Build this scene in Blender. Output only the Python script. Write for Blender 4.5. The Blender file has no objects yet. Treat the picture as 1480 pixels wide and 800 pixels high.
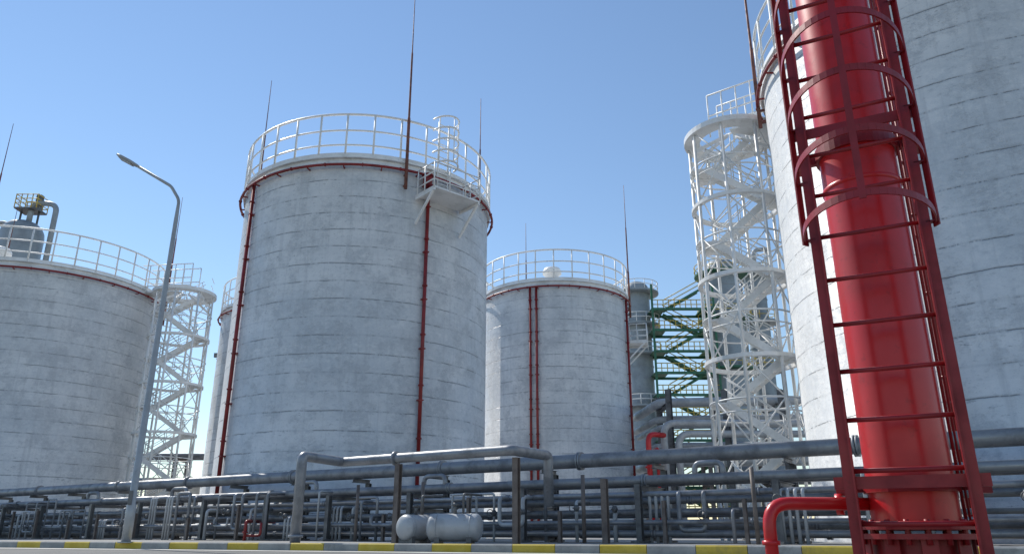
import bpy, math, random
from mathutils import Vector, Matrix
random.seed(7)
sc=bpy.context.scene
RAD=math.radians
# ------------------------------------------------------------ node helpers
def new_mat(name):
    m=bpy.data.materials.new(name); m.use_nodes=True
    nt=m.node_tree; b=nt.nodes['Principled BSDF']
    return m,nt,b
def N(nt,t,**k):
    n=nt.nodes.new(t)
    for a,v in k.items(): setattr(n,a,v)
    return n
def L(nt,a,b): nt.links.new(a,b)
def val(nt,op,a,b=None,c=None,clamp=False):
    n=N(nt,'ShaderNodeMath',operation=op); n.use_clamp=clamp
    for i,x in enumerate((a,b,c)):
        if x is None: continue
        if isinstance(x,(int,float)): n.inputs[i].default_value=x
        else: L(nt,x,n.inputs[i])
    return n.outputs[0]
def coords(nt,scale=(1,1,1)):
    tc=N(nt,'ShaderNodeTexCoord'); oi=N(nt,'ShaderNodeObjectInfo')
    r=val(nt,'MULTIPLY',oi.outputs['Random'],97.0)
    cb=N(nt,'ShaderNodeCombineXYZ'); L(nt,r,cb.inputs[0]); L(nt,r,cb.inputs[1])
    ad=N(nt,'ShaderNodeVectorMath',operation='ADD'); L(nt,tc.outputs['Object'],ad.inputs[0]); L(nt,cb.outputs[0],ad.inputs[1])
    mp=N(nt,'ShaderNodeVectorMath',operation='MULTIPLY'); L(nt,ad.outputs[0],mp.inputs[0]); mp.inputs[1].default_value=scale
    return mp.outputs[0]
def noise(nt,vec,scale,detail=4,rough=.6,dist=0):
    n=N(nt,'ShaderNodeTexNoise'); n.inputs['Scale'].default_value=scale
    n.inputs['Detail'].default_value=detail; n.inputs['Roughness'].default_value=rough
    n.inputs['Distortion'].default_value=dist
    L(nt,vec,n.inputs['Vector']); return n.outputs[0]
def smooth(nt,x,a,b,o0=0.,o1=1.):
    n=N(nt,'ShaderNodeMapRange'); n.interpolation_type='SMOOTHSTEP'
    L(nt,x,n.inputs[0]); 
    for i,v in enumerate((a,b,o0,o1)): n.inputs[i+1].default_value=v
    return n.outputs[0]
def mix(nt,f,a,b,bt='MIX'):
    n=N(nt,'ShaderNodeMix',data_type='RGBA',blend_type=bt)
    if isinstance(f,(int,float)): n.inputs[0].default_value=f
    else: L(nt,f,n.inputs[0])
    for i,x in ((6,a),(7,b)):
        if isinstance(x,tuple): n.inputs[i].default_value=(*x,1)
        else: L(nt,x,n.inputs[i])
    return n.outputs[2]
def bump(nt,b,h,s=.3,d=.02):
    n=N(nt,'ShaderNodeBump'); n.inputs['Strength'].default_value=s; n.inputs['Distance'].default_value=d
    L(nt,h,n.inputs['Height']); L(nt,n.outputs[0],b.inputs['Normal'])

def concrete_tank_mat():
    m,nt,b=new_mat('weathered_tank_coating')
    v=coords(nt)
    big=noise(nt,v,.25,4,.6); mid=noise(nt,v,.9,6,.72); fine=noise(nt,coords(nt,(1,1,1.6)),4.5,5,.78)
    base=mix(nt,smooth(nt,big,.38,.62),(.60,.62,.63),(.74,.74,.73))
    base=mix(nt,smooth(nt,mid,.48,.62,0,.55),base,(.47,.49,.51))
    base=mix(nt,smooth(nt,mid,.32,.43,.5,0),base,(.83,.82,.80))
    base=mix(nt,smooth(nt,fine,.50,.62,0,.40),base,(.80,.79,.77))
    base=mix(nt,smooth(nt,fine,.36,.45,.40,0),base,(.42,.44,.46))
    sep=N(nt,'ShaderNodeSeparateXYZ'); L(nt,v,sep.inputs[0])
    z=val(nt,'ADD',sep.outputs[2],val(nt,'MULTIPLY',mid,.13))
    zz=val(nt,'DIVIDE',z,.76)
    fr=val(nt,'FRACT',zz); row=val(nt,'FLOOR',zz)
    dist=val(nt,'ABSOLUTE',val(nt,'SUBTRACT',fr,.5))
    cb=N(nt,'ShaderNodeCombineXYZ'); L(nt,sep.outputs[0],cb.inputs[0]); L(nt,sep.outputs[1],cb.inputs[1]); L(nt,val(nt,'MULTIPLY',row,7.3),cb.inputs[2])
    patch=noise(nt,cb.outputs[0],.9,6,.78)
    line=val(nt,'MULTIPLY',smooth(nt,dist,.004,.028,1,0),smooth(nt,patch,.465,.55))
    rowtone=noise(nt,cb.outputs[0],.12,1,.5)
    base=mix(nt,smooth(nt,rowtone,.35,.65,0,.22),base,(.47,.49,.51))
    soft=val(nt,'MULTIPLY',smooth(nt,dist,.0,.09,1,0),smooth(nt,patch,.36,.58,.18,.45))
    base=mix(nt,soft,base,(.38,.40,.42))
    base=mix(nt,val(nt,'MULTIPLY',line,.72),base,(.13,.135,.14))
    # short scars and flaking edges
    st=noise(nt,coords(nt,(1,1,3.0)),2.2,7,.82)
    scar=val(nt,'MULTIPLY',smooth(nt,st,.585,.64),smooth(nt,big,.40,.6,.3,1))
    base=mix(nt,val(nt,'MULTIPLY',scar,.60),base,(.22,.23,.24))
    ed=val(nt,'ABSOLUTE',val(nt,'SUBTRACT',st,.47))
    flake=val(nt,'MULTIPLY',smooth(nt,ed,.0,.006,1,0),smooth(nt,mid,.46,.54))
    base=mix(nt,val(nt,'MULTIPLY',flake,.5),base,(.18,.19,.20))
    drip=noise(nt,coords(nt,(5,5,.22)),1.0,4,.65)
    base=mix(nt,smooth(nt,drip,.50,.72,0,.38),base,(.45,.46,.47))
    L(nt,base,b.inputs['Base Color'])
    L(nt,smooth(nt,mid,.35,.65,.34,.62),b.inputs['Roughness'])
    h=val(nt,'SUBTRACT',val(nt,'MULTIPLY',mid,.7),val(nt,'ADD',line,flake))
    h=val(nt,'ADD',h,val(nt,'MULTIPLY',fine,.4))
    bump(nt,b,h,.5,.035)
    return m
def simple(name,col,col2,rough=.45,metal=0.,scale=3.,bs=.12,coat=0,r2=.15):
    m,nt,b=new_mat(name); v=coords(nt)
    n1=noise(nt,v,scale,4,.65); n2=noise(nt,v,scale*7,3,.7)
    c=mix(nt,smooth(nt,n1,.42,.66),col,col2)
    c=mix(nt,smooth(nt,n2,.58,.72,0,.4),c,tuple(x*.6 for x in col2))
    L(nt,c,b.inputs['Base Color']); L(nt,smooth(nt,n1,.3,.7,rough-r2/2,rough+r2),b.inputs['Roughness'])
    b.inputs['Metallic'].default_value=metal
    if coat: b.inputs['Coat Weight'].default_value=coat; b.inputs['Coat Roughness'].default_value=.2
    bump(nt,b,n2,bs,.01)
    return m
MT=concrete_tank_mat()
MWH=simple('white_paint',(.82,.82,.81),(.70,.70,.68),.4,0,1.2)
MRIM=simple('white_rim_paint',(.78,.78,.77),(.60,.60,.59),.5,0,.8)
MDR=simple('dark_red_pipe_paint',(.26,.018,.018),(.17,.014,.014),.4,0,2)
MRED=simple('red_paint',(.56,.011,.015),(.46,.010,.013),.34,0,1.6,.05,.12,.1)
MCAGE=simple('crimson_steel_paint',(.30,.012,.018),(.22,.010,.014),.40,0,3,.08)
MST=simple('galvanised_steel',(.27,.285,.31),(.18,.19,.21),.42,.35,1.7,.12,0,.2)
MSTD=simple('dark_steel',(.15,.155,.16),(.09,.09,.095),.5,.3,2.2,.15)
MSTL=simple('light_grey_steel',(.44,.46,.48),(.33,.345,.36),.45,.1,1.5,.1)
MLAMP=simple('lamp_galvanised',(.38,.40,.42),(.32,.34,.36),.42,.2,1.5,.06)
MRUST=simple('rusty_rod',(.22,.085,.065),(.13,.06,.05),.6,.1,3)
MGRN=simple('green_paint',(.03,.15,.08),(.03,.10,.06),.5)
MYEL=simple('yellow_paint',(.62,.46,.08),(.45,.32,.07),.5,0,2)
MVES=simple('grey_vessel_paint',(.30,.34,.37),(.23,.26,.285),.45,.05,.5)
MBRN=simple('brown_beam',(.17,.14,.125),(.11,.09,.08),.6)
def ground_mat(name,c1,c2,c3,sc1=.3,rough=.9):
    m,nt,b=new_mat(name); v=coords(nt)
    a=noise(nt,v,sc1,5,.6); g=noise(nt,v,25,3,.8); k=noise(nt,v,2.3,5,.7)
    c=mix(nt,smooth(nt,a,.35,.65),c1,c2); c=mix(nt,smooth(nt,k,.52,.7,0,.6),c,c3)
    c=mix(nt,smooth(nt,g,.55,.7,0,.35),c,tuple(x*.5 for x in c1))
    L(nt,c,b.inputs['Base Color']); b.inputs['Roughness'].default_value=rough
    bump(nt,b,g,.3,.01); return m
MGND=ground_mat('dry_soil',(.30,.28,.24),(.36,.34,.30),(.24,.22,.18))
MPAV=ground_mat('pavement_concrete',(.24,.24,.235),(.31,.305,.295),(.17,.17,.165))
MROAD=ground_mat('worn_asphalt',(.14,.14,.135),(.19,.185,.175),(.10,.10,.095))
MLINE=ground_mat('road_line_paint',(.62,.61,.56),(.70,.69,.64),(.40,.40,.37),1.5,.7)
MKY=ground_mat('kerb_yellow',(.60,.43,.04),(.68,.51,.08),(.36,.28,.10),2.5,.6)
MKW=ground_mat('kerb_grey',(.32,.32,.31),(.42,.42,.40),(.2,.2,.19),2.5,.8)
# ------------------------------------------------------------ mesh builder
class B:
    def __init__(s): s.v=[]; s.f=[]; s.sm=[]
    def tube(s,pts,r,n=8,closed=False,cap=True):
        P=[Vector(p) for p in pts]; c=len(P)
        rs=r if isinstance(r,(list,tuple)) else [r]*c
        base=len(s.v); up=None
        for i in range(c):
            if closed: t=P[(i+1)%c]-P[i-1]
            else: t=P[min(i+1,c-1)]-P[max(i-1,0)]
            t.normalize()
            if up is None:
                up=Vector((0,0,1)) if abs(t.z)<.9 else Vector((1,0,0))
            a=t.cross(up); 
            if a.length<1e-4: a=t.orthogonal()
            a.normalize(); b=a.cross(t).normalized(); up=b
            for k in range(n):
                w=2*math.pi*k/n
                s.v.append(P[i]+(a*math.cos(w)+b*math.sin(w))*rs[i])
        m=c if closed else c-1
        for i in range(m):
            for k in range(n):
                a0=base+i*n+k; a1=base+i*n+(k+1)%n
                j=(i+1)%c
                b0=base+j*n+k; b1=base+j*n+(k+1)%n
                s.f.append((a0,a1,b1,b0)); s.sm.append(True)
        if cap and not closed:
            s.f.append(tuple(base+k for k in range(n))[::-1]); s.sm.append(False)
            s.f.append(tuple(base+(c-1)*n+k for k in range(n))); s.sm.append(False)
    def pipe(s,pts,r,bend=None,n=10):
        s.tube(rounded(pts,bend if bend else r*2.6),r,n)
    def flange(s,p,d,r,w=.05,n=14):
        d=Vector(d).normalized(); p=Vector(p); s.tube([p-d*w/2,p+d*w/2],r,n)
    def beam(s,p,q,w,h,up=(0,0,1)):
        p=Vector(p);q=Vector(q);t=(q-p).normalized(); up=Vector(up)
        if abs(t.dot(up))>.98: up=Vector((1,0,0)) if abs(t.x)<.9 else Vector((0,1,0))
        a=t.cross(up).normalized()*w/2; b=a.cross(t).normalized()*h/2
        k=len(s.v)
        for e in (p,q):
            for x,y in ((-1,-1),(1,-1),(1,1),(-1,1)): s.v.append(e+a*x+b*y)
        for f in ((0,3,2,1),(4,5,6,7),(0,1,5,4),(1,2,6,5),(2,3,7,6),(3,0,4,7)):
            s.f.append(tuple(k+i for i in f)); s.sm.append(False)
    def ibeam(s,p,q,w,h,up=(0,0,1),t=.018):
        p=Vector(p);q=Vector(q);d=(q-p).normalized();up=Vector(up)
        if abs(d.dot(up))>.98: up=Vector((.54,.84,0))
        a=d.cross(up).normalized(); b=a.cross(d).normalized()
        s.beam(p,q,t,h-2*t-.004,b); s.beam(p+b*(h/2-t/2),q+b*(h/2-t/2),w,t,b); s.beam(p-b*(h/2-t/2),q-b*(h/2-t/2),w,t,b)
    def box(s,c,sz,rz=0):
        c=Vector(c); d=Vector((math.cos(rz),math.sin(rz),0))*sz[0]/2
        s.beam(c-d,c+d,sz[1],sz[2])
    def rev(s,prof,c=(0,0,0),n=96,a0=0,a1=2*math.pi,sm=True):
        full=abs(a1-a0-2*math.pi)<1e-5; m=n if full else n+1; k=len(s.v)
        for i in range(m):
            w=a0+(a1-a0)*i/n
            for r,z in prof: s.v.append(Vector((c[0]+r*math.cos(w),c[1]+r*math.sin(w),c[2]+z)))
        p=len(prof)
        for i in range(n):
            j=(i+1)%m
            for t in range(p-1):
                s.f.append((k+i*p+t,k+j*p+t,k+j*p+t+1,k+i*p+t+1)); s.sm.append(sm)
    def ob(s,name,mat,parent=None,loc=(0,0,0),angle=True):
        me=bpy.data.meshes.new(name); me.from_pydata([tuple(v) for v in s.v],[],s.f)
        me.polygons.foreach_set('use_smooth',s.sm); me.materials.append(mat); me.update()
        o=bpy.data.objects.new(name,me); sc.collection.objects.link(o); o.location=loc
        if parent: o.parent=parent
        return o
def rounded(pts,r):
    P=[Vector(p) for p in pts]; out=[P[0]]
    for i in range(1,len(P)-1):
        a=P[i-1]-P[i]; b=P[i+1]-P[i]; la,lb=a.length,b.length; a.normalize(); b.normalize()
        th=a.angle(b)
        if th>3.1: out.append(P[i]); continue
        t=min(r/math.tan(th/2),la*.48,lb*.48)
        p0=P[i]+a*t; p1=P[i]+b*t
        for k in range(7):
            u=k/6; out.append(p0*(1-u)**2+P[i]*2*u*(1-u)+p1*u*u)
    out.append(P[-1]); return out
def empty(name,loc=(0,0,0)):
    e=bpy.data.objects.new(name,None); sc.collection.objects.link(e); e.location=loc; e.empty_display_size=.5; return e
def nrm(phi): return Vector((math.sin(RAD(phi)),-math.cos(RAD(phi)),0))
def circ(r,z,n=64,a0=0,a1=360): return [Vector((r*math.cos(RAD(a0+(a1-a0)*i/n)),r*math.sin(RAD(a0+(a1-a0)*i/n)),z)) for i in range(n)]
U=Vector((0,0,1))
GZ=.14
# ------------------------------------------------------------ tanks
def tank(cx,cy,R,top,rods=(),reds=(),vents=(),balcony=None,railh=2.1,gaps=()):
    E=empty('storage_tank',(cx,cy,0))
    b=B(); b.rev([(R+.12,GZ-.1),(R+.12,.45),(R,.5),(R,top-.32)],n=128); b.ob('tank_wall',MT,E)
    b=B(); b.rev([(R-.02,top-.34),(R+.10,top-.32),(R+.10,top-.20),(R+.03,top-.17),(R+.03,top-.05),(R+.16,top-.04),(R+.16,top),(R-.5,top),(R-.6,top-.02),(0,top+.35)],n=128,sm=False); b.ob('roof_and_rim',MRIM,E)
    b=B(); n=int(2*math.pi*R/1.17); rr=R+.10
    for h,r in ((railh,.056),(railh*.62,.042),(railh*.28,.042)): b.tube(circ(rr,top+h,96),r,6,True)
    for i in range(n):
        w=360*i/n; p=Vector((rr*math.cos(RAD(w)),rr*math.sin(RAD(w)),top)); b.tube([p,p+Vector((0,0,railh))],.048,6)
        b.beam(p*1.0-U*.02,p+U*.1,.14,.14)
    b.rev([(rr+.02,top+.02),(rr+.02,top+.2)],n=96)
    b.ob('roof_railing',MWH,E)
    b=B(); b.tube(circ(R+.24,top-.42,128),.06,8,True)
    for i in range(24):
        p=nrm(i*15); b.beam(p*(R-.02)+Vector((0,0,top-.50)),p*(R+.24)+Vector((0,0,top-.50)),.05,.05)
        p=nrm(i*15+7.5)*(R+.24); b.flange((p.x,p.y,top-.42),(-p.y,p.x,0),.085,.05,8)
    for phi in reds:
        p=nrm(phi); q=p*(R+.14)
        b.tube([Vector((q.x,q.y,top-.42)),Vector((q.x,q.y,.3))],.08,10)
        for k in range(7):
            z=1.2+k*(top-2)/6.5; b.beam(p*(R-.02)+Vector((0,0,z)),p*(R+.22)+Vector((0,0,z)),.22,.05); b.flange((q.x,q.y,z+.6),(0,0,1),.115,.06)
        b.pipe([(q.x,q.y,.6),(q.x,q.y,.35),((q.x+p.x*.5),(q.y+p.y*.5),.35)],.075)
    b.ob('fire_water_pipes',MDR,E)
    b=B()
    for phi,zt in rods:
        p=nrm(phi)*(R+.22); z0=top-1.3
        b.tube([(p.x,p.y,z0),(p.x,p.y,z0+(zt-z0)*.33),(p.x,p.y,z0+(zt-z0)*.34),(p.x,p.y,z0+(zt-z0)*.66),(p.x,p.y,z0+(zt-z0)*.67),(p.x,p.y,zt)],[.075,.07,.052,.045,.028,.014],8)
        pi=nrm(phi)*(R-.02)
        for z in (top-1.1,top-.6): b.beam((pi.x,pi.y,z),(p.x,p.y,z),.12,.05)
    if rods: b.ob('lightning_rods',MRUST,E)
    b=B()
    for phi,d in vents:
        p=nrm(phi)*(R-d); b.rev([(.0,1.25),(.5,1.15),(.62,.95),(.62,.75),(.45,.7),(.45,-.05)],(p.x,p.y,top),24)
    if vents: b.ob('roof_vents',MWH,E)
    if balcony is not None:
        phi,w,d,dz,cage=balcony
        n_=nrm(phi); t=Vector((math.cos(RAD(phi)),math.sin(RAD(phi)),0)); z=top-dz
        b=B(); c=n_*(R-.02)
        b.beam(c+U*z,c+n_*d+U*z,w,.07)
        for s in (-1,1):
            b.beam(c+t*s*(w/2-.05)+U*(z-.1),c+n_*d+t*s*(w/2-.05)+U*(z-.1),.08,.12)
            b.beam(c+n_*(d-.1)+t*s*(w/2-.05)+U*(z-.1),c+t*s*(w/2-.05)+U*(z-1.3),.09,.09)
            for h in (.35,.7,1.15):
                b.tube([c+n_*.1+t*s*w/2+U*(z+h),c+n_*d+t*s*w/2+U*(z+h)],.03,6)
            for q in (.12,.5,1.): b.tube([c+n_*d*q+t*s*w/2+U*z,c+n_*d*q+t*s*w/2+U*(z+1.15)],.032,6)
        for h in (.35,.7,1.15): b.tube([c+n_*d-t*w/2+U*(z+h),c+n_*d+t*w/2+U*(z+h)],.03,6)
        for q in (-.17,.17): b.tube([c+n_*d+t*w*q+U*z,c+n_*d+t*w*q+U*(z+1.15)],.032,6)
        b.ob('side_platform',MWH,E)
        if cage:
            b=B(); zc=top+railh+.35
            for s in (-.28,.28):
                b.tube([c+n_*.25+t*s+U*z,c+n_*.25+t*s+U*zc],.04,6)
            k=z+.2
            while k<zc: b.tube([c+n_*.25-t*.28+U*k,c+n_*.25+t*.28+U*k],.022,6); k+=.33
            def hoop(zz):
                return [c+n_*(.25+ .8*math.sin(math.pi*i/12))+t*(-.6*math.cos(math.pi*i/12))+U*zz for i in range(13)]
            for i in range(5):
                b.tube(hoop(top+.2+i*(zc-top-.2)/4),.042,6)
            for i in (2,6,10): b.tube([hoop(top+.2)[i],hoop(zc)[i]],.028,6)
            b.ob('caged_ladder',MWH,E)
            b=B(); q=n_*(R+.3)-t*.85
            b.tube([(q.x,q.y,top-.95),(q.x,q.y,top-.55)],.2,16); b.flange((q.x,q.y,top-.5),U,.26,.06); b.flange((q.x,q.y,top-.98),U,.26,.06)
            b.ob('red_foam_chamber',MDR,E)
    return E
TOP=15.8
tank(-7.24,35.3,5.98,TOP,rods=((25,24.9),(-98,24.2),(119,24.4)),reds=(35.4,-47.7),vents=((180,2),),balcony=(41.5,2.5,1.4,1.5,True))
tank(-30.8,48.0,6.8,15.45,rods=((0,24.3),(116,24.0),(-120,24)),reds=(-60,),vents=((0,1.2),))
tank(3.0,51.1,5.05,TOP,rods=((81,24.6),(201,24.0)),reds=(-20.8,-16.2,66),vents=((-5,1.0),),balcony=(78,1.6,1.3,3.2,False))
tank(15.16,22.2,6.2,TOP,rods=((-111,24.6),(130,24.6)),reds=(-48,))
tank(-16.5,56.1,5.5,TOP,rods=((-120,24.5),),reds=())
# ------------------------------------------------------------ stair towers : round frame, zig-zag flights
def tower(cx,cy,R,top,rot,tx,ty,nlev,view):
    E=empty('round_stair_tower',(cx,cy,0)); b=B(); n=8
    cols=[Vector((R*math.cos(rot+2*math.pi*i/n),R*math.sin(rot+2*math.pi*i/n),0)) for i in range(n)]
    for c in cols: b.tube([c+U*GZ,c+U*top],.065,8)
    H=(top-GZ)/nlev
    for l in range(1,nlev+1):
        z=GZ+H*l
        b.rev([(R-.10,z),(R+.08,z),(R+.08,z-.14),(R-.10,z-.14),(R-.10,z)],n=40,sm=False)
        b.tube(circ(R,z-H*.5,40),.035,6,True)
        if l<nlev: b.tube(circ(R,z+1.1,40),.028,6,True)
        for i in range(n):
            c0=cols[i]; c1=cols[(i+1)%n]
            if (i+l)%2: b.tube([c0+U*(z-H),c1+U*(z-H*.5)],.03,6); b.tube([c1+U*(z-H*.5),c0+U*(z-.1)],.03,6)
            else: b.tube([c1+U*(z-H),c0+U*(z-H*.5)],.03,6)
    b.rev([(R-.45,top+.01),(R+.16,top+.01),(R+.16,top-.2),(R-.45,top-.2),(R-.45,top+.01)],n=48,sm=False)
    for i in range(n): b.beam(cols[i]*.98+U*(top-.9),cols[i]*.25+U*(top-.12),.04,.14)
    b.ob('tower_frame',MWH,E)
    b=B()
    d=Vector((math.cos(view),math.sin(view),0)); s=Vector((-d.y,d.x,0))
    NF=nlev*2; h=(top-GZ)/NF; run=R*.60
    for k in range(NF):
        z=GZ+k*h; sg=1 if k%2 else -1; off=s*sg*.38
        p=-d*run*sg+off+U*z; q=d*run*sg+off+U*(z+h)
        for w in (-.33,.33):
            b.beam(p+s*w,q+s*w,.04,.26)
            b.tube([p+s*w+U*.95,q+s*w+U*.95],.025,6); b.tube([p+s*w+U*.5,q+s*w+U*.5],.02,6)
            for f in (.05,.5,.95): b.tube([p.lerp(q,f)+s*w,p.lerp(q,f)+s*w+U*.95],.022,6)
        m_=7
        for i in range(m_): b.beam(p.lerp(q,(i+.5)/m_)-s*.32,p.lerp(q,(i+.5)/m_)+s*.32,.22,.03)
        e=d*sg; c=e*(run+ (R*.92-run)*.5)+U*(z+h)
        b.beam(c-s*.72,c+s*.72,(R*.90-run),.07,U)
        for hh in (.5,1.0): b.tube([e*(R*.9)-s*.6+U*(z+h+hh),e*(R*.9)+s*.6+U*(z+h+hh)],.022,6)
        b.beam(e*R*.95-s*.5+U*(z+h-.1),e*run+s*.5+U*(z+h-.1),.08,.12)
    b.ob('stair_flights',MWH,E)
    b=B()
    T=Vector((tx-cx,ty-cy,0)); d=T.normalized(); s=Vector((-d.y,d.x,0)); 
    e=d*(T.length); b.beam(d*.2+U*(top+.06),e+U*(top+.06),1.0,.07)
    for k in (-.5,.5):
        for h in (.45,.95,1.9): b.tube([d*-.6+s*k+U*(top+h),e+s*k+U*(top+h)],.035,6)
        m=int(T.length/.6)
        for i in range(m+2): b.tube([d*(i*.6-.6)+s*k+U*top,d*(i*.6-.6)+s*k+U*(top+1.9)],.032,6)
    b.ob('bridge_to_tank',MWH,E)
    return E
tower(8.8,27.0,1.65,TOP-.3,.3,10.6,25.6,5,RAD(-25))
tower(-21.4,47.0,1.8,15.2,.9,-24.3,47.4,5,RAD(15))
# ------------------------------------------------------------ pipe rack
P0=Vector((10.6,15.8,0)); u=Vector((-.842,.539,0)).normalized(); nc=Vector((-.539,-.842,0)).normalized()
S1=43.
def RP(s,q,z): 
    v=P0+u*s+nc*q; return Vector((v.x,v.y,z))
E=empty('pipe_rack')
def run(b,q,z,r,s0=-9,s1=None):
    pts=[RP(s0,q,z)]
    if s1 is None:
        pts.append(RP(S1-q*.3,q,z)); e=pts[-1]; pts.append(Vector((-60,e.y+.6,z)))
    else: pts.append(RP(s1,q,z))
    b.pipe(pts,r,n=16)
    s=s0+1.3
    while s<(s1 or S1)-1:
        b.flange(RP(s,q,z),u,r*1.3,.05,16); b.flange(RP(s+.07,q,z),u,r*1.3,.05,16); s+=random.uniform(4.5,8.5)
b=B(); run(b,0,2.26,.19); b.ob('main_pipe',MST,E)
b=B(); run(b,.55,1.64,.12); run(b,.05,1.60,.10); b.ob('secondary_pipes',MST,E)
b=B()
run(b,.9,1.28,.07,s0=-9,s1=30); run(b,.3,1.15,.09); run(b,.75,.86,.08,s0=2); run(b,1.15,.62,.055); run(b,.45,.55,.10); run(b,.0,.80,.06); run(b,.95,.36,.07,s0=-9,s1=26); run(b,-.25,.38,.12)
b.ob('lower_pipes',MST,E)
b=B()
s=-7.6
while s<S1+1:
    for q in (-.45,1.3): b.ibeam(RP(s,q,GZ),RP(s,q,1.95 if q<0 else 1.5),.14,.16)
    for z in (1.42,1.0,.24): b.ibeam(RP(s,-.5,z),RP(s,1.35,z),.08,.12)
    b.ibeam(RP(s,-.5,2.01),RP(s,.3,2.01),.1,.12)
    for q in (-.45,1.3): b.box(RP(s,q,GZ+.03),(.34,.34,.05),.57)
    s+=random.choice((2.9,3.3,3.9))
b.ob('steel_supports',MSTD,E)
b=B(); s=-7.6+1.1
while s<S1:
    b.ibeam(RP(s,1.45,GZ),RP(s,1.45,random.choice((1.3,1.1,.9))),.08,.1); s+=random.uniform(1.9,3.6)
for s in (5.2,9.4,14.5,17): b.tube([RP(s,1.7,GZ),RP(s,1.7,1.75)],.05,8)
b.ob('rusty_posts',MBRN,E)
b=B(); bl=B(); bv=B()
s=-6.
rnd=random.Random(3)
while s<S1-1:
    k=rnd.random(); r=rnd.choice((.035,.045,.055)); q=rnd.uniform(.9,1.5)
    zt=rnd.choice((1.64,1.28,1.15,.86)); q0={1.64:.55,1.28:.9,1.15:.3,.86:.75}[zt]
    tgt=bl if rnd.random()<.45 else b
    if k<.45:
        tgt.pipe([RP(s,q0,zt),RP(s,q,zt),RP(s,q,GZ+.02)],r)
    elif k<.65:
        w=rnd.uniform(.4,.9); zl=rnd.uniform(.35,.7)
        tgt.pipe([RP(s,q0,zt),RP(s,q,zt),RP(s,q,zl),RP(s+w,q,zl),RP(s+w,q,zt+.0),RP(s+w,q0,zt)],r)
    elif k<.8:
        w=rnd.uniform(.5,.9)
        tgt.pipe([RP(s,q,GZ),RP(s,q,zt+.12),RP(s+w,q,zt+.12),RP(s+w,q,GZ)],r)
    else:
        for j in range(rnd.choice((3,4))): bl.pipe([RP(s+j*.16,q0,zt),RP(s+j*.16,q,zt),RP(s+j*.16,q,GZ)],.04)
        s+=.5
    if rnd.random()<.4:
        z=rnd.uniform(.6,1.1); bv.tube([RP(s,q,z-.08),RP(s,q,z),RP(s,q,z+.08)],[.05,.085,.05],10)
        bv.tube([RP(s,q,z),RP(s,q+.2,z)],.015,6); bv.tube([RP(s,q+.2,z)+ (u*math.cos(a)+Vector((0,0,1))*math.sin(a))*.1 for a in [i*math.pi/6 for i in range(12)]],.012,6,True)
    s+=rnd.uniform(.35,1.1)
for s,w in ((14.6,.8),(20,1.0),(6.2,.7),(27,.9),(33,.8)):
    b.pipe([RP(s,.55,1.6),RP(s,.55,2.0),RP(s+w,.55,2.0),RP(s+w,.55,1.6)],.07)
b.ob('drop_pipes',MST,E); bl.ob('light_drop_pipes',MSTL,E); bv.ob('valves',MSTD,E)
E=empty('pipe_expansion_loop')
b=B()
b.pipe([(-5.25,19.3,GZ),(-5.25,19.3,2.2),(-4.6,21.0,2.2),(0.0,17.9,2.2),(.9,19.2,2.2),(.9,19.2,1.0)],.125,.13,14)
for p,d in (((-5.25,19.3,.3),(0,0,1)),((-3,19.92,2.2),(4.6,-3.1,0))): b.flange(p,d,.18,.07,18)
b.ob('loop_pipe',MST,E)
b=B(); b.ibeam((-2.9,19.8,GZ),(-2.9,19.8,2.05),.14,.14); b.ibeam((.1,18.1,GZ),(.1,18.1,2.05),.14,.14); b.ibeam((2.2,18.6,GZ),(2.2,18.6,1.6),.14,.14)
b.ob('loop_supports',MBRN,E)
def vessel(cx,cy,z,r,l,rz):
    E=empty('pressure_vessel',(cx,cy,0)); b=B(); d=Vector((math.cos(rz),math.sin(rz),0)); c=Vector((0,0,z))
    pts=[];rs=[]
    for i in range(8):
        a=math.pi/2*i/7; pts.append(c-d*(l/2-r*.5+r*.5*math.cos(a))); rs.append(max(.004,r*math.sin(a)))
    for i in range(8):
        a=math.pi/2*(7-i)/7; pts.append(c+d*(l/2-r*.5+r*.5*math.cos(a))); rs.append(max(.004,r*math.sin(a)))
    b.tube(pts,rs,28)
    for k in (-.3,.3): b.flange(c+d*l*k,d,r*1.03,.03,28)
    b.ob('shell',MSTL,E)
    b=B()
    for k in (-.28,.28): b.box((d.x*l*k,d.y*l*k,(GZ+z-r*.7)/2),(.12,r*1.5,z-r*.7-GZ),rz)
    b.tube([c+Vector((0,0,r*.9)),c+Vector((0,0,r+.25))],.045,8); b.flange(c+Vector((0,0,r+.2)),(0,0,1),.09,.04)
    b.pipe([c+d*.2+Vector((0,0,r*.9)),c+d*.2+Vector((0,0,r+.45)),c+d*.2+Vector((.4,.7,r+.45))],.03)
    b.ob('saddles_and_nozzles',MSTD,E)
vessel(-1.35,18.7,.50,.31,1.35,-.15)
vessel(-2.35,19.3,.50,.30,.95,.9)
b=B(); b.pipe([(-8.7,25.9,GZ),(-8.7,25.9,.75),(-8.7,27.5,.75),(-8.7,29,.75)],.05); b.flange((-8.7,25.9,.4),(0,0,1),.09); b.pipe([(-8.7,25.9,.3),(-8.2,25.9,.3),(-8.2,25.9,.7)],.04)
b.ob('red_hydrant_pipe',MDR)
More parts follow.
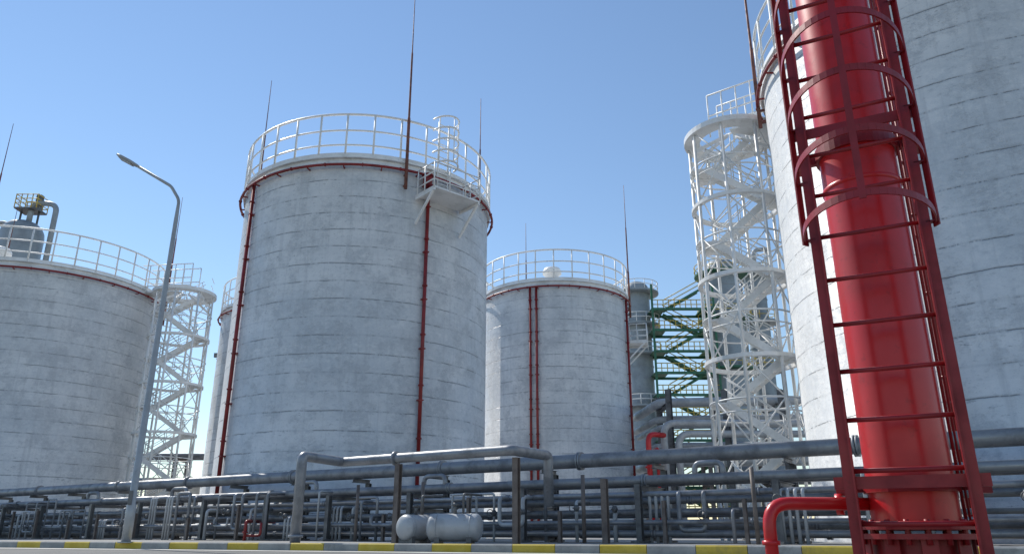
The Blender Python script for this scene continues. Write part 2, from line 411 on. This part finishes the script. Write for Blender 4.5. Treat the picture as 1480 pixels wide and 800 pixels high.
# ------------------------------------------------------------ red standpipe with caged ladder
C=Vector((2.81,5.5,0)); m=Vector((-.455,-.8905,0)).normalized(); t=Vector((.8905,-.455,0)).normalized()
E=empty('red_standpipe',tuple(C))
b=B(); b.rev([(.284,.38),(.284,7.6)],n=64)
for z in (2.95,6.6): b.rev([(.285,z),(.293,z+.005),(.293,z+.035),(.285,z+.04)],n=64)
b.ob('riser_pipe',MRED,E)
b=B(); b.rev([(.284,.42),(.43,.42),(.43,.385),(.284,.385)],n=48,sm=False); b.rev([(.284,.36),(.43,.36),(.43,.325),(.284,.325)],n=48,sm=False); b.rev([(.31,.325),(.31,.06)],n=48)
b.rev([(.0,.06),(.46,.06),(.46,.0)],n=48,sm=False)
for i in range(20):
    a=2*math.pi*i/20; d=Vector((math.cos(a),math.sin(a),0)); b.tube([d*.385+U*.29,d*.385+U*.45],.018,6); 
    if i%2==0: b.beam(d*.36+U*.06,d*.36+U*.325,.1,.012,d)
b.ob('base_flange',MCAGE,E)
b=B()
b.pipe([t*-.25+U*.56, Vector((-.60,.12,.56))+m*.1, Vector((-1.03,-.02,.56)), Vector((-1.03,-.02,.0))],.045,.16,14)
b.flange(Vector((-.45,.16,.56)),t,.075,.05); b.flange(Vector((-1.03,-.02,.30)),U,.06,.03)
b.ob('branch_pipe',MRED,E)
E2=empty('caged_ladder',tuple(C)); b=B()
o=m*.52; W=.357
for s in (-1,1):
    b.beam(o+t*s*W+U*.0,o+t*s*W+U*7.4,.075,.05,m)
    b.beam(o+t*s*(W-.03)+m*.03+U*.0,o+t*s*(W-.03)+m*.03+U*7.4,.012,.06,m)
z=.42
while z<7.3: b.tube([o-t*W+U*z,o+t*W+U*z],.017,8); z+=.335
b.ob('rails_and_rungs',MCAGE,E2)
b=B(); Rc=.43
def hoop(z,R=Rc,n=28):
    return [o+m*(.02+.72*math.sin(math.pi*i/n))*1.0 + t*(-R*math.cos(math.pi*i/n)) +U*z for i in range(n+1)]
def strap(P,w=.05,th=.012,up=U):
    for i in range(len(P)-1): b.beam(P[i],P[i+1],th,w,up)
z=2.42; zs=[]
while z<7.4: strap(hoop(z)); zs.append(z); z+=.46
H0=hoop(zs[0]); H1=hoop(zs[-1])
for i in (0,14,28): 
    c=o+m*.3; d=(H0[i]-U*zs[0]-c); d.normalize(); b.beam(H0[i]-U*.04,H1[i]+U*.04,.045 if i not in(0,28) else .06,.012,d)
for z in zs:
    for s in (-1,1): b.beam(o+t*s*W+U*z,o+t*s*Rc+U*z,.05,.012)
b.ob('safety_cage',MCAGE,E2)
b=B()
for z in (.68,3.3,6.0):
    b.beam(o-t*(W+.1)-m*.02+U*z,o+t*(W+.1)-m*.02+U*z,.02,.08)
    for s in (-1,1):
        b.beam(o+t*s*(W+.02)+U*z,t*s*(W+.02)+U*z,.04,.07)
        b.beam(t*s*(W+.08)+m*.05+U*z,t*s*(W+.08)-m*.12+U*z,.1,.12)
    b.rev([(.286,z-.05),(.31,z-.05),(.31,z+.05),(.286,z+.05)],n=40,sm=False)
    b.beam(-t*(W+.06)+U*z,-t*.3+U*z,.05,.08); b.beam(t*(W+.06)+U*z,t*.3+U*z,.05,.08)
b.ob('wall_brackets',MCAGE,E2)
b=B()
for k,r in ((.30,.011),(.325,.008)):
    p=t*k+m*.06; b.tube([p+U*.4,p+U*7.4],r,6)
b.ob('conduits',MCAGE,E2)
# ------------------------------------------------------------ street lamp
E=empty('street_lamp',(-9.85,20.35,GZ)); b=B()
arm=rounded([(0,0,8.9),(0,0,9.55),(-.3,0,10.0),(-1.35,-.05,10.62)],.45)
b.tube([(0,0,0),(0,0,.9),(0,0,.95),(0,0,8.9)]+[tuple(p) for p in arm[1:]],[.12,.12,.095,.06]+[.045]*(len(arm)-1),14)
b.rev([(.0,.03),(.2,.03),(.2,0)],n=20,sm=False); b.ob('pole_and_arm',MLAMP,E)
b=B()
d=Vector((-.75,-.03,.40)).normalized(); s=d.cross(U).normalized(); up=s.cross(d)
h0=Vector((-1.30,-.05,10.60)); sec=[(0,.04,.05),(.08,.10,.07),(.3,.16,.10),(.62,.17,.10),(.78,.13,.06),(.82,.08,.03)]
k=len(b.v)
for dd,w,hh in sec:
    for i in range(12):
        a=2*math.pi*i/12; b.v.append(h0+d*dd+s*w*(math.copysign(abs(math.cos(a))**.6,math.cos(a)))+up*(hh*.5*math.copysign(abs(math.sin(a))**.6,math.sin(a))))
for j in range(len(sec)-1):
    for i in range(12):
        b.f.append((k+j*12+i,k+j*12+(i+1)%12,k+(j+1)*12+(i+1)%12,k+(j+1)*12+i)); b.sm.append(True)
b.f.append(tuple(k+i for i in range(12))); b.sm.append(False); b.f.append(tuple(k+60+i for i in range(12))[::-1]); b.sm.append(False)
b.ob('lamp_head',MLAMP,E)
b=B(); b.beam(h0+d*.25-up*.055,h0+d*.68-up*.055,.22,.02,up); b.ob('lens',MSTL,E)
b=B(); b.box((0,-.125,1.1),(.10,.03,.35)); b.ob('access_door',MSTD,E)
# ------------------------------------------------------------ ground, road, kerb
def sheet(name,pts,z,mat):
    b=B(); b.v=[Vector((x,y,z)) for x,y in pts]; b.f=[tuple(range(len(pts)))]; b.sm=[False]; return b.ob(name,mat)
sheet('ground',[(-1500,-1500),(1500,-1500),(1500,1500),(-1500,1500)],-.01,MGND)
sl=-.42
kd=Vector((1,sl,0)).normalized(); kn=Vector((-kd.y,kd.x,0))
K=lambda s,q:(Vector((0,16.2,0))+kd*s+kn*q)
sheet('road',[K(-200,-60)[:2],K(200,-60)[:2],K(200,0)[:2],K(-200,0)[:2]],0.0,MROAD)
sheet('road_marking',[K(-120,-1.0)[:2],K(120,-1.0)[:2],K(120,-.55)[:2],K(-120,-.55)[:2]],.005,MLINE)
b=B(); P=[K(-120,.16),K(120,.16),K(120,90),K(-120,90)]
b.v=[Vector((p.x,p.y,GZ)) for p in P]+[Vector((p.x,p.y,-.009)) for p in P]; b.f=[(0,1,2,3),(0,4,5,1),(1,5,6,2),(2,6,7,3),(3,7,4,0)]; b.sm=[False]*5
b.ob('pavement',MPAV)
E=empty('kerb'); by=B(); bw=B(); Lk=.92
i=-60
while i<70:
    bb=by if i%2==0 else bw
    a=K(i*Lk+.006,.08+rnd.uniform(-.006,.006)); c=K((i+1)*Lk-.006,.08+rnd.uniform(-.006,.006))
    k=len(bb.v); pr=[(-.08,0),(-.08,.135),(-.06,.16),(.072,.16),(.072,0)]
    for e in (a,c):
        for q,z in pr: bb.v.append(e+kn*q+U*z)
    for j in range(4): bb.f.append((k+j,k+j+1,k+5+j+1,k+5+j)[::-1]); bb.sm.append(False)
    bb.f.append((k,k+1,k+2,k+3,k+4)); bb.f.append((k+9,k+8,k+7,k+6,k+5)); bb.sm+= [False,False]
    i+=1
by.ob('yellow_stones',MKY,E); bw.ob('grey_stones',MKW,E)
# ------------------------------------------------------------ background plant
def column(name,cx,cy,r,top,levels,mat=MVES,railmat=MYEL,plat=MGRN,goose=True):
    E=empty(name,(cx,cy,0)); b=B()
    b.rev([(r,0),(r,top-r*.85),(r*.96,top-r*.6),(r*.85,top-r*.38),(r*.66,top-r*.18),(r*.35,top-.05*r),(0,top)],n=40)
    z=3
    while z<top-3: b.rev([(r,z),(r+.06,z),(r+.06,z+.12),(r,z+.12)],n=40,sm=False); z+=3.1
    b.ob('shell',mat,E)
    b=B(); c=B()
    for z in levels:
        b.rev([(r+.05,z),(r+1.1,z),(r+1.1,z-.2),(r+.05,z-.2)],n=24,sm=False)
        for h in (.55,1.1): c.tube(circ(r+1.05,z+h,24),.05,5,True)
        for k in circ(r+1.05,z,14): c.tube([k,k+U*1.1],.045,5)
    if levels: b.ob('platforms',plat,E); c.ob('platform_railings',railmat,E)
    b=B()
    if goose: b.pipe([(r*.2,-.1,top-.2),(r*.2,-.1,top+1.6),(r+.9,-.4,top+1.6),(r+.9,-.4,2)],.28)
    b.pipe([(-r-.5,-.3,2),(-r-.5,-.3,top-3),(-r*.7,0,top-3)],.18)
    b.ob('overhead_pipe',MSTL,E)
    return E
column('process_column',14.9,86,1.5,29,[27.5,23.5,20,14],plat=MVES,railmat=MWH,goose=False)
column('process_column',24.9,85,2.0,31.5,[29.5,24,18,12],plat=MGRN,goose=False)
column('process_column',30.5,90,1.3,33,[31,25,19],plat=MVES)
column('process_column',-48.7,69.5,1.95,29.9,[],mat=MVES,goose=False)
column('process_column',-54.0,72,1.2,29,[27.8,25.5],railmat=MYEL,plat=MDR)
E=empty('vessel_top_platform',(-48.6,69.5,0)); b=B(); b.box((0.2,0,31.0),(2.2,1.8,.15)); 
for x in (-.7,1.1): b.tube([(x,0,28.8),(x,0,31.0)],.1,6)
b.box((.9,0,31.9),(.5,.5,1.6))
b.ob('deck',MSTD,E); b=B()
for h in (.45,.9,1.35): b.tube([(-.9,-.9,31.1+h),(1.3,-.9,31.1+h),(1.3,.9,31.1+h),(-.9,.9,31.1+h)],.05,5,True)
for x in (-.9,-.35,.2,.75,1.3):
    for y in (-.9,.9): b.tube([(x,y,31),(x,y,32.5)],.05,5)
b.ob('railing',MYEL,E)
b=B(); b.pipe([(0.4,-.2,29.4),(0.4,-.2,31.9),(2.9,-.2,31.6),(2.9,-.2,24)],.26,.9,12); b.ob('gooseneck_pipe',MVES,E)
E=empty('green_stair_structure',(19.6,84,0)); g=B(); yv=B()
z0=2.5; zl=[z0+2.45*i for i in range(11)]
for i,z in enumerate(zl[:-1]):
    for y in (-1.6,1.6):
        g.beam((-3.6,y,z),(3.4,y,z),.25,.28)
    g.box((-2.9,0,z+.1),(1.6,3.2,.1)); g.box((2.7,0,z+.1),(1.4,3.2,.1))
    d=1 if i%2 else -1; y=-1.0 if i%2 else .6
    g.beam((-2.1*d,y,z+.1),(2.0*d,y,z+2.45),.12,.26); g.beam((-2.1*d,y+.9,z+.1),(2.0*d,y+.9,z+2.45),.12,.26)
    for k in range(11): g.box((-2.1*d+4.1*d*k/11,y+.45,z+.1+2.35*k/11),(.3,.9,.06))
    for h in (.55,1.1):
        yv.tube([(-2.1*d,y,z+.2+h),(2.0*d,y,z+2.5+h)],.06,5)
        yv.tube([(-3.6,-1.6,z+h),(3.4,-1.6,z+h)],.055,5)
    for k in range(12): yv.tube([(-3.6+7*k/11,-1.6,z),(-3.6+7*k/11,-1.6,z+1.1)],.055,5)
for x in (-3.6,3.4):
    for y in (-1.6,1.6): g.beam((x,y,0),(x,y,27.5),.22,.22)
g.ob('green_frame',MGRN,E); yv.ob('yellow_handrails',MYEL,E)
E=empty('overhead_pipeline'); b=B()
for z,y,r in ((7.9,46,.28),(7.0,46.8,.22),(6.4,45.4,.16),(5.4,47,.22),(4.4,46,.3),(3.4,45.5,.2)):
    b.pipe([(9.0-y*.01,y+6,z),(9.0,y,z),(26,y-2,z),(30,y-2,z)],r,.8,14)
for x,z in ((8.6,6.3),(9.4,5.7)):
    b.pipe([(x,43.2,.2),(x,43.2,z),(x+9,43.2,z),(x+12,40.5,z)],.2,.7,12)
b.ob('pipes',MSTL,E); b=B()
for x in (9.2,12.5,15.8,19):
    for y in (44.6,47.6): b.ibeam((x,y-.4,0),(x,y-.4,8.4),.3,.3)
    for z in (7.55,5.0,3.0): b.ibeam((x,44,z),(x,47.4,z),.2,.25)
b.ob('frame',MSTD,E); b=B()
b.pipe([(7.55,42.4,.2),(7.55,42.4,5.6),(8.6,43.1,5.6)],.15,.5,12)
b.pipe([(8.05,42.4,.2),(8.05,42.4,4.8),(8.05,43.6,4.8)],.12,.4,12)
for z in (4.6,3.8): b.flange((7.55,42.4,z),U,.24,.1)
b.beam((7.2,42.35,4.2),(8.4,42.35,4.2),.14,.2)
b.ob('red_risers',MRED,E)
E=empty('distant_pipe_bridge',(0,0,0)); b=B()
for x in range(-70,60,6):
    b.ibeam((x,78,0),(x,78,7.5),.35,.35); b.ibeam((x,81,0),(x,81,7.5),.35,.35); b.ibeam((x,77.5,7.5),(x,81.5,7.5),.3,.35); b.ibeam((x,77.5,5),(x,81.5,5),.3,.35)
b.ob('frames',MBRN,E); b=B()
for z in (7.9,5.4):
    for y in (77.9,78.8,79.7,80.6): b.tube([(-75,y,z),(60,y,z)],random.choice((.16,.25,.3)),8)
b.ob('pipes',MST,E)
E=empty('floodlight_mast',(-27.0,70,0)); b=B(); b.tube([(0,0,0),(0,0,16)],[.2,.12],8); b.beam((-1,0,16),(1,0,16),.1,.1)
for x in (-.9,0,.9): b.box((x,-.2,16.3),(.5,.3,.4))
b.ob('mast',MSTD,E)
E=empty('pump_house',(-24,64,0)); b=B(); b.box((0,0,2.1),(9,6,4.2)); b.box((0,0,4.35),(9.6,6.6,.3)); b.ob('walls',MKW,E)
b=B(); 
for x in (-3,0,3): b.box((x,-3.02,2.4),(1.3,.08,1.4))
b.ob('windows',MSTD,E)
# ------------------------------------------------------------ sun, sky, camera
az=RAD(41); el=RAD(46)
sd=Vector((-math.sin(az)*math.cos(el),math.cos(az)*math.cos(el),math.sin(el)))
ld=bpy.data.lights.new('sun','SUN'); ld.energy=4.6; ld.angle=RAD(.5); ld.color=(1,.95,.87)
lo=bpy.data.objects.new('sun',ld); sc.collection.objects.link(lo); lo.rotation_euler=(-sd).to_track_quat('-Z','Y').to_euler(); lo.location=(-20,10,40)
w=bpy.data.worlds.new('World'); sc.world=w; w.use_nodes=True; nt=w.node_tree
bg=nt.nodes['Background']; sk=nt.nodes.new('ShaderNodeTexSky'); sk.sky_type='NISHITA'; sk.sun_disc=False
sk.sun_elevation=el; sk.sun_rotation=-az; sk.air_density=1.25; sk.dust_density=.0; sk.ozone_density=3.2
nt.links.new(sk.outputs[0],bg.inputs[0]); bg.inputs[1].default_value=.14
sc.view_settings.view_transform='Standard'; sc.view_settings.look='None'; sc.view_settings.exposure=0
cd=bpy.data.cameras.new('camera'); cd.sensor_width=36; cd.lens=1088/1480*36; cd.clip_end=4000; cd.clip_start=.05
co=bpy.data.objects.new('camera',cd); sc.collection.objects.link(co); co.location=(0,0,.36); co.rotation_euler=(RAD(90+18.8),0,0)
sc.camera=co
